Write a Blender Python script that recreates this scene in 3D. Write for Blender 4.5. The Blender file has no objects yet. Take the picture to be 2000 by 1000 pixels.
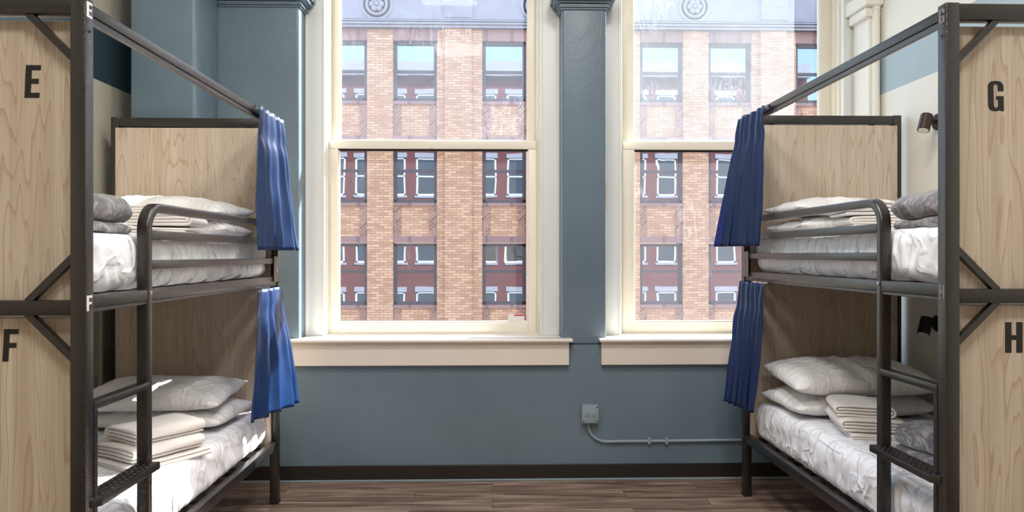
import bpy, bmesh, math, random
from mathutils import Vector, Matrix, noise
from mathutils.geometry import tessellate_polygon
random.seed(7)
PI = math.pi
scene = bpy.context.scene
COL = scene.collection

# ------------------------------------------------------------------ camera
EYE = 1.396
F = 1440.0
TH = 0.0264
cam_d = bpy.data.cameras.new('camera')
cam = bpy.data.objects.new('camera', cam_d)
COL.objects.link(cam)
cam.location = (0, 0, EYE)
cam.rotation_euler = (PI/2, 0, -TH)
cam_d.sensor_width = 36
cam_d.lens = F/2000*36
cam_d.shift_y = -0.0015
cam_d.clip_start = 0.05
cam_d.clip_end = 300
scene.camera = cam

def tanx(x):
    return math.tan(math.atan((x-1000)/F)+TH)
def XY(x, Y):
    return tanx(x)*Y
def ZY(x, y, Y):
    X = XY(x, Y)
    return EYE+(497-y)/F*(X*math.sin(TH)+Y*math.cos(TH))

# ------------------------------------------------------------------ materials
def srgb(r, g, b):
    f = lambda c: (c/255/12.92) if c/255 <= .04045 else ((c/255+.055)/1.055)**2.4
    return (f(r), f(g), f(b), 1)

class NT:
    def __init__(s, name):
        s.m = bpy.data.materials.new(name)
        s.m.use_nodes = True
        s.t = s.m.node_tree
        s.n = s.t.nodes
        s.b = s.n['Principled BSDF']
        s.out = s.n['Material Output']
    def node(s, kind, **kw):
        n = s.n.new(kind)
        for k, v in kw.items():
            setattr(n, k, v)
        return n
    def link(s, a, b):
        s.t.links.new(a, b)
    def coord(s, scale=(1, 1, 1), rot=(0, 0, 0), loc=(0, 0, 0), kind='Object'):
        tc = s.node('ShaderNodeTexCoord')
        mp = s.node('ShaderNodeMapping')
        mp.inputs['Scale'].default_value = scale
        mp.inputs['Rotation'].default_value = rot
        mp.inputs['Location'].default_value = loc
        s.link(tc.outputs[kind], mp.inputs['Vector'])
        return mp.outputs['Vector']
    def noise(s, vec, scale, detail=3, rough=.5, dist=0):
        n = s.node('ShaderNodeTexNoise')
        n.inputs['Scale'].default_value = scale
        n.inputs['Detail'].default_value = detail
        n.inputs['Roughness'].default_value = rough
        n.inputs['Distortion'].default_value = dist
        s.link(vec, n.inputs['Vector'])
        return n.outputs['Fac']
    def ramp(s, fac, stops):
        r = s.node('ShaderNodeValToRGB')
        els = r.color_ramp.elements
        els[0].position, els[0].color = stops[0]
        els[1].position, els[1].color = stops[1]
        for p, c in stops[2:]:
            e = els.new(p)
            e.color = c
        s.link(fac, r.inputs['Fac'])
        return r.outputs['Color']
    def mix(s, fac, a, b, mode='MIX'):
        n = s.node('ShaderNodeMix', data_type='RGBA', blend_type=mode)
        for sock, v in ((n.inputs[0], fac), (n.inputs[6], a), (n.inputs[7], b)):
            if hasattr(v, 'is_linked') or hasattr(v, 'links'):
                s.link(v, sock)
            else:
                sock.default_value = v
        return n.outputs[2]
    def bump(s, height, strength=.3, dist=.01, normal=None):
        n = s.node('ShaderNodeBump')
        n.inputs['Strength'].default_value = strength
        n.inputs['Distance'].default_value = dist
        s.link(height, n.inputs['Height'])
        if normal:
            s.link(normal, n.inputs['Normal'])
        s.link(n.outputs['Normal'], s.b.inputs['Normal'])
        return n.outputs['Normal']
    def base(s, v):
        if hasattr(v, 'links'):
            s.link(v, s.b.inputs['Base Color'])
        else:
            s.b.inputs['Base Color'].default_value = v
    def set(s, **kw):
        for k, v in kw.items():
            s.b.inputs[k.replace('_', ' ')].default_value = v

def paint(name, col, rough=.5, var=.06, bumpy=.15, bscale=9):
    m = NT(name)
    v = m.coord()
    n = m.noise(v, 2.5, 4)
    dark = tuple(c*(1-var) for c in col[:3])+(1,)
    light = tuple(min(1, c*(1+var)) for c in col[:3])+(1,)
    m.base(m.ramp(n, [(.3, dark), (.7, light)]))
    m.set(Roughness=rough)
    m.bump(m.noise(v, bscale, 5, .6), bumpy, .01)
    return m.m

M = {}
def make_mats():
    # hammered dark powder coat
    m = NT('powder_coat')
    v = m.coord()
    n = m.noise(v, 260, 2)
    m.base(m.ramp(m.noise(v, 6, 3), [(.3, srgb(22, 17, 15)), (.7, srgb(30, 25, 23))]))
    m.set(Roughness=.25, Metallic=.0, IOR=1.68, **{'Specular_IOR_Level': .5})
    m.bump(n, .5, .0026)
    M['metal'] = m.m
    m = NT('black_plastic')
    m.base(srgb(24, 22, 22)); m.set(Roughness=.45)
    M['black'] = m.m
    m = NT('letter_black')
    m.base(srgb(20, 17, 16)); m.set(Roughness=.5)
    M['letter'] = m.m
    m = NT('sticker_white')
    m.base(srgb(225, 225, 222)); m.set(Roughness=.5)
    M['white_vinyl'] = m.m
    m = NT('sticker_grey')
    m.base(srgb(112, 106, 104)); m.set(Roughness=.5)
    M['grey_vinyl'] = m.m
    m = NT('sticker_red')
    m.base(srgb(205, 40, 45)); m.set(Roughness=.5)
    M['red_vinyl'] = m.m
    m = NT('steel')
    m.base(srgb(190, 190, 190)); m.set(Roughness=.3, Metallic=.9)
    M['steel'] = m.m

    # pale maple laminate
    m = NT('maple_laminate')
    oi = m.node('ShaderNodeObjectInfo')
    tc = m.node('ShaderNodeTexCoord')
    add = m.node('ShaderNodeVectorMath', operation='ADD')
    sc = m.node('ShaderNodeVectorMath', operation='SCALE')
    sc.inputs['Scale'].default_value = 7
    cx = m.node('ShaderNodeCombineXYZ')
    m.link(oi.outputs['Random'], cx.inputs[0]); m.link(oi.outputs['Random'], cx.inputs[2])
    m.link(cx.outputs[0], sc.inputs[0])
    m.link(tc.outputs['Object'], add.inputs[0]); m.link(sc.outputs[0], add.inputs[1])
    def mp(scale):
        p = m.node('ShaderNodeMapping'); p.inputs['Scale'].default_value = scale
        m.link(add.outputs[0], p.inputs['Vector']); return p.outputs['Vector']
    warp = m.noise(mp((5, 5, .42)), 1.0, 3, .5, .3)
    # contour lines of the stretched noise make cathedral figures
    mul = m.node('ShaderNodeMath', operation='MULTIPLY'); mul.inputs[1].default_value = 26
    m.link(warp, mul.inputs[0])
    fr = m.node('ShaderNodeMath', operation='FRACT'); m.link(mul.outputs[0], fr.inputs[0])
    figure = m.ramp(fr.outputs[0], [(0, (0, 0, 0, 1)), (.72, (.18, .18, .18, 1)), (.93, (1, 1, 1, 1)), (1, (0, 0, 0, 1))])
    fine = m.noise(mp((160, 160, 2.2)), 1.0, 3, .6)
    streak = m.noise(mp((22, 22, .35)), 1.0, 2, .5)
    c0 = m.ramp(streak, [(.3, srgb(194, 178, 160)), (.7, srgb(214, 200, 184))])
    c1 = m.mix(m.ramp(fine, [(.42, (0, 0, 0, 1)), (.75, (.55, .55, .55, 1))]), c0, srgb(178, 158, 136))
    c2n = m.node('ShaderNodeMath', operation='MULTIPLY'); c2n.inputs[1].default_value = .62
    m.link(figure, c2n.inputs[0])
    m.base(m.mix(c2n.outputs[0], c1, srgb(164, 136, 108)))
    m.set(Roughness=.55)
    m.bump(fine, .05, .001)
    M['wood'] = m.m

    M['cream'] = paint('cream_wall', srgb(214, 208, 192), .6, .03, .06)
    M['white_wall'] = paint('white_wall', srgb(232, 229, 220), .6, .02, .06)
    # wall paint with the painted blue band high up (left and right walls)
    def banded(name, zlo, zhi, basecol, bandcol):
        m = NT(name)
        tc = m.node('ShaderNodeTexCoord'); sx = m.node('ShaderNodeSeparateXYZ')
        m.link(tc.outputs['Object'], sx.inputs[0])
        g = m.node('ShaderNodeMath', operation='GREATER_THAN'); g.inputs[1].default_value = zlo
        l = m.node('ShaderNodeMath', operation='LESS_THAN'); l.inputs[1].default_value = zhi
        m.link(sx.outputs['Z'], g.inputs[0]); m.link(sx.outputs['Z'], l.inputs[0])
        a = m.node('ShaderNodeMath', operation='MULTIPLY')
        m.link(g.outputs[0], a.inputs[0]); m.link(l.outputs[0], a.inputs[1])
        m.base(m.mix(a.outputs[0], basecol, bandcol))
        m.set(Roughness=.55)
        m.bump(m.noise(tc.outputs['Object'], 9, 4), .06, .01)
        return m.m
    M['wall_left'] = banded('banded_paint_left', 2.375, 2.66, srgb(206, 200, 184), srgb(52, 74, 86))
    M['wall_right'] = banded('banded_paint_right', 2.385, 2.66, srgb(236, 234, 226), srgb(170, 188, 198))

    # blue-grey wall with old lumpy plaster
    m = NT('blue_plaster')
    v = m.coord()
    m.base(m.ramp(m.noise(v, 1.6, 4), [(.3, srgb(98, 117, 131)), (.7, srgb(109, 129, 143))]))
    m.set(Roughness=.36)
    lump = m.noise(v, 3.2, 6, .62, .6)
    vv = m.coord((1.2, 1, .35))
    crack = m.noise(vv, 5, 3, .5, 1.2)
    cr = m.ramp(crack, [(.47, (0, 0, 0, 1)), (.5, (1, 1, 1, 1)), (.53, (0, 0, 0, 1))])
    ad = m.node('ShaderNodeMath', operation='MULTIPLY_ADD')
    m.link(cr, ad.inputs[0]); ad.inputs[1].default_value = .07; m.link(lump, ad.inputs[2])
    m.bump(ad.outputs[0], .28, .02)
    M['blue'] = m.m
    M['trimwhite'] = paint('window_trim_paint', srgb(232, 234, 233), .38, .02, .12, 14)
    M['sillwhite'] = paint('sill_paint', srgb(224, 216, 208), .35, .02, .08, 14)
    M['vinyl'] = paint('cream_vinyl_sash', srgb(236, 231, 218), .35, .01, .02)
    M['colwhite'] = paint('column_paint', srgb(238, 235, 226), .4, .02, .08, 14)
    M['baseb'] = paint('dark_baseboard', srgb(38, 33, 33), .35, .05, .03)
    M['ceil'] = paint('ceiling_paint', srgb(235, 233, 226), .7, .02, .05)
    M['conduit'] = paint('painted_conduit', srgb(138, 156, 166), .35, .03, .05)

    # rustic planks running along X
    m = NT('rustic_planks')
    v = m.coord()
    br = m.node('ShaderNodeTexBrick')
    br.offset = .37; br.squash = 1
    br.inputs['Scale'].default_value = 1
    br.inputs['Brick Width'].default_value = 1.22
    br.inputs['Row Height'].default_value = .15
    br.inputs['Mortar Size'].default_value = .0012
    br.inputs['Color1'].default_value = (0, 0, 0, 1)
    br.inputs['Color2'].default_value = (1, 1, 1, 1)
    br.inputs['Mortar'].default_value = (.5, .5, .5, 1)
    m.link(v, br.inputs['Vector'])
    shift = m.node('ShaderNodeVectorMath', operation='MULTIPLY_ADD')
    m.link(br.outputs['Color'], shift.inputs[0]); shift.inputs[1].default_value = (9, 5, 3)
    m.link(v, shift.inputs[2])
    def mpf(scale):
        p = m.node('ShaderNodeMapping'); p.inputs['Scale'].default_value = scale
        m.link(shift.outputs[0], p.inputs['Vector']); return p.outputs['Vector']
    g1 = m.noise(mpf((1.3, 16, 1)), 1, 6, .62, .8)
    g2 = m.noise(mpf((6, 130, 1)), 1, 3, .6)
    c = m.ramp(g1, [(.36, srgb(60, 44, 37)), (.46, srgb(112, 90, 78)), (.54, srgb(150, 126, 112)), (.66, srgb(190, 168, 154))])
    c = m.mix(m.ramp(g2, [(.4, (0, 0, 0, 1)), (.8, (.6, .6, .6, 1))]), c, srgb(62, 46, 40))
    tint = m.mix(.25, c, m.mix(br.outputs['Color'], srgb(112, 90, 78), srgb(176, 154, 142)))
    c = m.mix(br.outputs['Fac'], tint, srgb(35, 28, 25))
    m.base(c)
    m.set(Roughness=.42)
    m.bump(g1, .12, .004)
    M['floor'] = m.m

    # fabrics
    def sheet(name, col, s1=5, strength=.5, dist=.012):
        m = NT(name)
        v = m.coord()
        m.base(col)
        m.set(Roughness=.85, **{'Sheen_Weight': .15})
        def ridge(vec, sc, width, dist_):
            n = m.noise(vec, sc, 2, .45, dist_)
            return m.ramp(n, [(.5-width, (0, 0, 0, 1)), (.5, (1, 1, 1, 1)), (.5+width, (0, 0, 0, 1))])
        base = m.noise(m.coord(), s1, 3, .5, .8)
        r1 = ridge(m.coord((1, 1.6, .6), (.3, .2, .6)), s1*.9, .045, .9)
        r2 = ridge(m.coord((1.8, .7, .8), (.1, 0, -.5)), s1*1.5, .06, .6)
        k1 = m.node('ShaderNodeMath', operation='MULTIPLY_ADD'); k1.inputs[1].default_value = .34
        m.link(r1, k1.inputs[0]); m.link(base, k1.inputs[2])
        k2 = m.node('ShaderNodeMath', operation='MULTIPLY_ADD'); k2.inputs[1].default_value = .20
        m.link(r2, k2.inputs[0]); m.link(k1.outputs[0], k2.inputs[2])
        m.bump(k2.outputs[0], strength, dist)
        return m.m
    M['sheet'] = sheet('white_sheet', srgb(238, 239, 246), 4.2, .75, .028)
    M['pillow'] = sheet('pillowcase', srgb(238, 237, 237), 5, .6, .020)
    m = NT('terry_towel')
    v = m.coord()
    m.base(srgb(236, 230, 226)); m.set(Roughness=.95, **{'Sheen_Weight': .3})
    m.bump(m.noise(v, 260, 3), .5, .003)
    M['towel'] = m.m
    m = NT('grey_plush')
    v = m.coord()
    m.base(m.ramp(m.noise(v, 26, 5, .65, 1.0), [(.32, srgb(62, 60, 66)), (.5, srgb(104, 100, 105)), (.66, srgb(168, 164, 168))]))
    m.set(Roughness=.8, **{'Sheen_Weight': .6})
    m.bump(m.noise(v, 60, 4), .6, .006)
    M['plush'] = m.m
    m = NT('blue_satin')
    tr = m.node('ShaderNodeBsdfTranslucent'); tr.inputs['Color'].default_value = srgb(20, 75, 170)
    mx = m.node('ShaderNodeMixShader'); mx.inputs[0].default_value = .28
    m.base(srgb(14, 52, 102)); m.set(Roughness=.33, **{'Specular_IOR_Level': .8})
    m.bump(m.noise(m.coord((900, 900, 900)), 1, 1), .06, .0005)
    m.link(m.b.outputs[0], mx.inputs[1]); m.link(tr.outputs[0], mx.inputs[2])
    m.link(mx.outputs[0], m.out.inputs['Surface'])
    M['curtain'] = m.m

    # window glass with real grime on it
    def glass(name, haze, hazecol, smear, scale=2.2, extra=None):
        m = NT(name)
        m.n.remove(m.b)
        v = m.coord()
        t = m.node('ShaderNodeBsdfTransparent'); t.inputs['Color'].default_value = (.97, .985, .985, 1)
        gl = m.node('ShaderNodeBsdfGlossy'); gl.inputs['Roughness'].default_value = .02
        fr = m.node('ShaderNodeFresnel'); fr.inputs['IOR'].default_value = 1.12
        mg = m.node('ShaderNodeMixShader')
        m.link(fr.outputs[0], mg.inputs[0]); m.link(t.outputs[0], mg.inputs[1]); m.link(gl.outputs[0], mg.inputs[2])
        tl = m.node('ShaderNodeBsdfTranslucent'); tl.inputs['Color'].default_value = hazecol
        n1 = m.noise(v, scale, 5, .6, 1.5)
        n2 = m.noise(m.coord((1, 1, .25), (0, .5, 0)), scale*5, 3, .55, 2.5)
        st = m.ramp(n2, [(.47, (0, 0, 0, 1)), (.50, (1, 1, 1, 1)), (.53, (0, 0, 0, 1))])
        big = m.ramp(n1, [(.3, (.72, .72, .72, 1)), (.75, (1, 1, 1, 1))])
        mu = m.node('ShaderNodeMath', operation='MULTIPLY'); mu.inputs[1].default_value = haze
        m.link(big, mu.inputs[0])
        patch = m.ramp(m.noise(v, scale*.8, 2), [(.5, (0, 0, 0, 1)), (.65, (1, 1, 1, 1))])
        mu2 = m.node('ShaderNodeMath', operation='MULTIPLY'); m.link(st, mu2.inputs[0]); m.link(patch, mu2.inputs[1])
        mu3 = m.node('ShaderNodeMath', operation='MULTIPLY_ADD'); m.link(mu2.outputs[0], mu3.inputs[0])
        mu3.inputs[1].default_value = smear; m.link(mu.outputs[0], mu3.inputs[2])
        mh = m.node('ShaderNodeMixShader')
        m.link(mu3.outputs[0], mh.inputs[0]); m.link(mg.outputs[0], mh.inputs[1]); m.link(tl.outputs[0], mh.inputs[2])
        m.link(mh.outputs[0], m.out.inputs['Surface'])
        return m.m
    M['glass_clear'] = glass('window_glass_clear', .01, (.9, .93, 1, 1), .02)
    M['glass_hazy'] = glass('window_glass_hazy', .035, (.80, .86, 1, 1), .05)
    M['glass_smear'] = glass('window_glass_smeared', .025, (.9, .92, 1, 1), .10, 1.6)
    M['glass_film'] = glass('window_film', .075, (.84, .90, 1, 1), .10, 2.6)

    # facade across the street
    def brick(name, c1, c2, mortar, bw, rh, rot=(PI/2, 0, 0), loc=(0, 0, 0), scale=(1, 1, 1), var=.5):
        m = NT(name)
        v = m.coord(scale, rot, loc)
        br = m.node('ShaderNodeTexBrick')
        br.inputs['Scale'].default_value = 1
        br.inputs['Brick Width'].default_value = bw
        br.inputs['Row Height'].default_value = rh
        br.inputs['Mortar Size'].default_value = rh*.13
        br.inputs['Mortar Smooth'].default_value = .3
        br.inputs['Bias'].default_value = -.1
        br.inputs['Color1'].default_value = c1
        br.inputs['Color2'].default_value = c2
        br.inputs['Mortar'].default_value = mortar
        m.link(v, br.inputs['Vector'])
        n = m.noise(m.coord(), .45, 4)
        tone = m.ramp(n, [(.3, (.86, .84, .84, 1)), (.7, (1.0, 1.0, 1.0, 1))])
        m.base(m.mix(var, br.outputs['Color'], tone, 'MULTIPLY'))
        m.set(Roughness=.85)
        return m.m
    M['brick'] = brick('tan_brick', srgb(228, 184, 142), srgb(188, 138, 102), srgb(164, 130, 106), .30, .092)
    M['brick_dark'] = brick('herringbone_brick', srgb(168, 128, 106), srgb(120, 88, 78), srgb(190, 150, 126), .42, .10,
                            (PI/2, 0, .75))
    M['soldier'] = brick('soldier_course', srgb(166, 130, 122), srgb(146, 114, 108), srgb(128, 100, 96), .9, .6)
    M['stone'] = paint('grey_limestone', srgb(150, 148, 156), .8, .08, .1, 2)
    M['fframe'] = paint('dark_window_frame', srgb(66, 62, 72), .5, .05, .02)
    M['redbrick'] = brick('red_brick', srgb(112, 44, 38), srgb(92, 36, 32), srgb(88, 42, 38), .22, .075)
    M['street'] = paint('asphalt', srgb(120, 120, 122), .9, .1, .1, 3)
    m = NT('street_window_glass')
    m.base(srgb(70, 80, 92)); m.set(Roughness=.015, Metallic=.92)
    v = m.coord()
    m.bump(m.noise(m.coord((1, 1, .6)), 1.1, 1, .5, .5), .025, .05)
    M['mirror'] = m.m
    m.base(srgb(136, 146, 158))
    m = NT('dark_interior_glass')
    m.base(srgb(60, 72, 80)); m.set(Roughness=.05)
    M['dglass'] = m.m
    m = NT('lamp_lens')
    m.base(srgb(240, 236, 225)); m.set(Roughness=.4)
    M['lens'] = m.m
    m = NT('lamp_bronze')
    m.base(srgb(66, 48, 42)); m.set(Roughness=.4, Metallic=.5)
    M['bronze'] = m.m
    m = NT('lamp_black')
    m.base(srgb(18, 17, 18)); m.set(Roughness=.4, Metallic=.3)
    M['lampblack'] = m.m
make_mats()

# ------------------------------------------------------------------ mesh helpers
ORG = {}
def link(o, parent=None):
    COL.objects.link(o)
    if parent is not None:
        o.parent = parent
def tag(o, label=None, cat=None, group=None, kind=None):
    if label: o['label'] = label
    if cat: o['category'] = cat
    if group: o['group'] = group
    if kind: o['kind'] = kind
    return o
def empty(name, loc, rotz=0):
    o = bpy.data.objects.new(name, None)
    o.empty_display_size = .1
    o.location = loc
    o.rotation_euler = (0, 0, rotz)
    link(o)
    ORG[o] = Vector(loc)
    return o
def obj(name, bm, mat, parent=None, smooth=None, origin=None, local=False):
    """one mesh object; world coordinates unless local"""
    me = bpy.data.meshes.new(name)
    org = Vector((0, 0, 0))
    if not local:
        if parent is not None:
            org = ORG[parent]
        elif origin is not None:
            org = Vector(origin)
        if org.length > 0:
            bmesh.ops.translate(bm, verts=bm.verts, vec=-org)
    bmesh.ops.recalc_face_normals(bm, faces=bm.faces)
    bm.to_mesh(me)
    bm.free()
    for mm in (mat if isinstance(mat, (list, tuple)) else [mat]):
        me.materials.append(mm)
    o = bpy.data.objects.new(name, me)
    link(o, parent)
    if parent is None and org.length > 0:
        o.location = org
    ORG[o] = org
    if smooth is not None:
        me.polygons.foreach_set('use_smooth', [True]*len(me.polygons))
        if smooth < 170:
            me.set_sharp_from_angle(angle=math.radians(smooth))
    return o
def NB():
    return bmesh.new()
def box(bm, x0, x1, y0, y1, z0, z1, bev=0, seg=2):
    x0, x1 = min(x0, x1), max(x0, x1); y0, y1 = min(y0, y1), max(y0, y1); z0, z1 = min(z0, z1), max(z0, z1)
    r = bmesh.ops.create_cube(bm, size=1)
    vs = r['verts']
    for v in vs:
        v.co = Vector(((x0+x1)/2+v.co.x*(x1-x0), (y0+y1)/2+v.co.y*(y1-y0), (z0+z1)/2+v.co.z*(z1-z0)))
    if bev:
        es = list({e for v in vs for e in v.link_edges})
        bmesh.ops.bevel(bm, geom=es, offset=bev, segments=seg, profile=.5, affect='EDGES')
    return bm
def bar(bm, a, b, w, h, up=Vector((0, 0, 1)), bev=0):
    """rectangular bar from a to b; w across, h along up"""
    a, b = Vector(a), Vector(b)
    d = (b-a); L = d.length; d.normalize()
    s = d.cross(up).normalized(); u = s.cross(d).normalized()
    r = bmesh.ops.create_cube(bm, size=1)
    mid = (a+b)/2
    for v in r['verts']:
        c = v.co.copy()
        v.co = mid+d*(c.x*L)+s*(c.y*w)+u*(c.z*h)
    if bev:
        es = list({e for v in r['verts'] for e in v.link_edges})
        bmesh.ops.bevel(bm, geom=es, offset=bev, segments=2, profile=.5, affect='EDGES')
def cyl(bm, a, b, r0, r1=None, seg=24, caps=True):
    a, b = Vector(a), Vector(b)
    r1 = r0 if r1 is None else r1
    d = (b-a).normalized()
    ref = Vector((0, 0, 1)) if abs(d.z) < .9 else Vector((1, 0, 0))
    s = d.cross(ref).normalized(); u = s.cross(d)
    A = [bm.verts.new(a+(s*math.cos(t)+u*math.sin(t))*r0) for t in [2*PI*i/seg for i in range(seg)]]
    B = [bm.verts.new(b+(s*math.cos(t)+u*math.sin(t))*r1) for t in [2*PI*i/seg for i in range(seg)]]
    for i in range(seg):
        bm.faces.new((A[i], A[(i+1) % seg], B[(i+1) % seg], B[i]))
    if caps:
        bm.faces.new(A); bm.faces.new(B[::-1])
def lathe(bm, center, prof, seg=32, axis='Z'):
    rings = []
    for r, z in prof:
        ring = []
        for i in range(seg):
            t = 2*PI*i/seg
            if axis == 'Z': p = Vector((r*math.cos(t), r*math.sin(t), z))
            elif axis == 'Y': p = Vector((r*math.cos(t), z, r*math.sin(t)))
            else: p = Vector((z, r*math.cos(t), r*math.sin(t)))
            ring.append(bm.verts.new(Vector(center)+p))
        rings.append(ring)
    for a, b in zip(rings[:-1], rings[1:]):
        for i in range(seg):
            bm.faces.new((a[i], a[(i+1) % seg], b[(i+1) % seg], b[i]))
    bm.faces.new(rings[0]); bm.faces.new(rings[-1][::-1])
def sweep(bm, pts, sec, side=Vector((1, 0, 0)), caps=True):
    """sweep a closed 2D section (a along side, b along normal) through pts lying in a plane whose normal is side"""
    pts = [Vector(p) for p in pts]
    rings = []
    for i, p in enumerate(pts):
        t = (pts[min(i+1, len(pts)-1)]-pts[max(i-1, 0)]).normalized()
        n = side.cross(t).normalized()
        rings.append([bm.verts.new(p+side*a+n*b) for a, b in sec])
    k = len(sec)
    for A, B in zip(rings[:-1], rings[1:]):
        for i in range(k):
            bm.faces.new((A[i], A[(i+1) % k], B[(i+1) % k], B[i]))
    if caps:
        bm.faces.new(rings[0]); bm.faces.new(rings[-1][::-1])
def roundrect(w, h, r, seg=4):
    out = []
    for cx, cy, a0 in ((w/2-r, h/2-r, 0), (-w/2+r, h/2-r, PI/2), (-w/2+r, -h/2+r, PI), (w/2-r, -h/2+r, 3*PI/2)):
        for i in range(seg+1):
            t = a0+PI/2*i/seg
            out.append((cx+r*math.cos(t), cy+r*math.sin(t)))
    return out
def tube(bm, pts, r, seg=12):
    pts = [Vector(p) for p in pts]
    rings = []
    prev = None
    for i, p in enumerate(pts):
        t = (pts[min(i+1, len(pts)-1)]-pts[max(i-1, 0)]).normalized()
        ref = prev if prev is not None else (Vector((0, 1, 0)) if abs(t.y) < .9 else Vector((1, 0, 0)))
        s = (ref-t*ref.dot(t)).normalized(); prev = s
        u = t.cross(s)
        rings.append([bm.verts.new(p+(s*math.cos(2*PI*k/seg)+u*math.sin(2*PI*k/seg))*r) for k in range(seg)])
    for A, B in zip(rings[:-1], rings[1:]):
        for i in range(seg):
            bm.faces.new((A[i], A[(i+1) % seg], B[(i+1) % seg], B[i]))
    bm.faces.new(rings[0]); bm.faces.new(rings[-1][::-1])
def prism(bm, poly, y0, y1, plane='XZ'):
    """extrude a 2D polygon; plane XZ extrudes along Y, YZ along X"""
    f = (lambda a, b, c: (a, c, b)) if plane == 'XZ' else (lambda a, b, c: (c, a, b))
    A = [bm.verts.new(f(a, b, y0)) for a, b in poly]
    B = [bm.verts.new(f(a, b, y1)) for a, b in poly]
    n = len(poly)
    for i in range(n):
        bm.faces.new((A[i], A[(i+1) % n], B[(i+1) % n], B[i]))
    bm.faces.new(A[::-1]); bm.faces.new(B)

def N3(x, y, z):
    return noise.noise(Vector((x, y, z)))

# ------------------------------------------------------------------ room shell
YW = 4.565           # back wall plane
XL, XR = -2.215, 2.405
YB = -2.6
ZC = 4.10
YO = 4.96            # outer face
YC = 4.735            # casing plane
ZS = 0.877           # sill top
ZH = 3.72            # window head
N1 = (-1.192, .432)  # niche 1
N2 = (.709, XR)      # niche 2
def struct(name, bm, mat, parent=None, smooth=None):
    o = obj(name, bm, mat, parent, smooth)
    if parent is None: o['kind'] = 'structure'
    return o
b = NB(); box(b, XL-.2, XR+.2, YB-.2, YO-.02, -.12, 0); struct('floor', b, M['floor'])
b = NB(); box(b, XL-.2, XR+.2, YB-.2, YO-.02, ZC, ZC+.15); struct('ceiling', b, M['ceil'])
b = NB(); box(b, XL-.2, XL, YB, YO-.02, 0, ZC); struct('wall_left', b, M['wall_left'])
b = NB(); box(b, XR, XR+.2, YB, YO-.02, 0, ZC); struct('wall_right', b, M['wall_right'])
b = NB(); box(b, XL-.2, XR+.2, YB-.2, YB, 0, ZC); struct('wall_front', b, M['cream'])
# back wall: below the windows, three piers and the header
b = NB()
box(b, XL, XR, YW, YO-.02, 0, .835)
box(b, XL, N1[0], YW+.012, YO-.02, .835, ZC, .016, 4)
box(b, N1[1], N2[0], YW+.012, YO-.02, .835, ZC, .016, 4)
box(b, N1[0], N1[1], YW+.012, YO-.02, ZH, ZC)
box(b, N2[0], N2[1], YW+.012, YO-.02, ZH, ZC)
struct('wall_back', b, M['blue'], smooth=40)
# pipe chase in the left corner, standing a little off the side wall
b = NB(); box(b, XY(254, 4.215), XY(380, 4.215), 4.215, YW+.012, 0, ZC, .014, 3); struct('wall_chase', b, M['blue'], smooth=40)
# capitals
def capital(name, x0, x1, right=True, left=True):
    b = NB()
    prof = [(.010, 2.918, 2.930), (.020, 2.930, 2.938), (.014, 2.938, 2.955), (.030, 2.955, 2.966), (.048, 2.966, 2.99), (.062, 2.99, 3.03), (.05, 3.03, 3.05)]
    for p, z0, z1 in prof:
        box(b, x0-(p if left else 0), x1+(p if right else 0), YW+.012-p, YC-.004+p*.3, z0, z1, min(.004, (z1-z0)*.3))
    struct(name, b, M['blue'])
capital('trim_1', XY(380, 4.215), N1[0], True, False)
capital('trim_2', N1[1], N2[0])
# baseboard
b = NB()
box(b, XL, XR, YW-.012, YW, .006, .097, .003)
struct('baseboard_back', b, M['baseb'])
b = NB(); box(b, XL, XR, YW-.022, YW-.0125, 0, .012, .003); struct('trim_6', b, M['conduit'])
b = NB(); box(b, XL, XL+.012, YB, YW-.02, 0, .097, .003); struct('baseboard_left', b, M['baseb'])
b = NB(); box(b, XR-.012, XR, YB, YW-.02, 0, .097, .003); struct('baseboard_right', b, M['baseb'])

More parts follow.
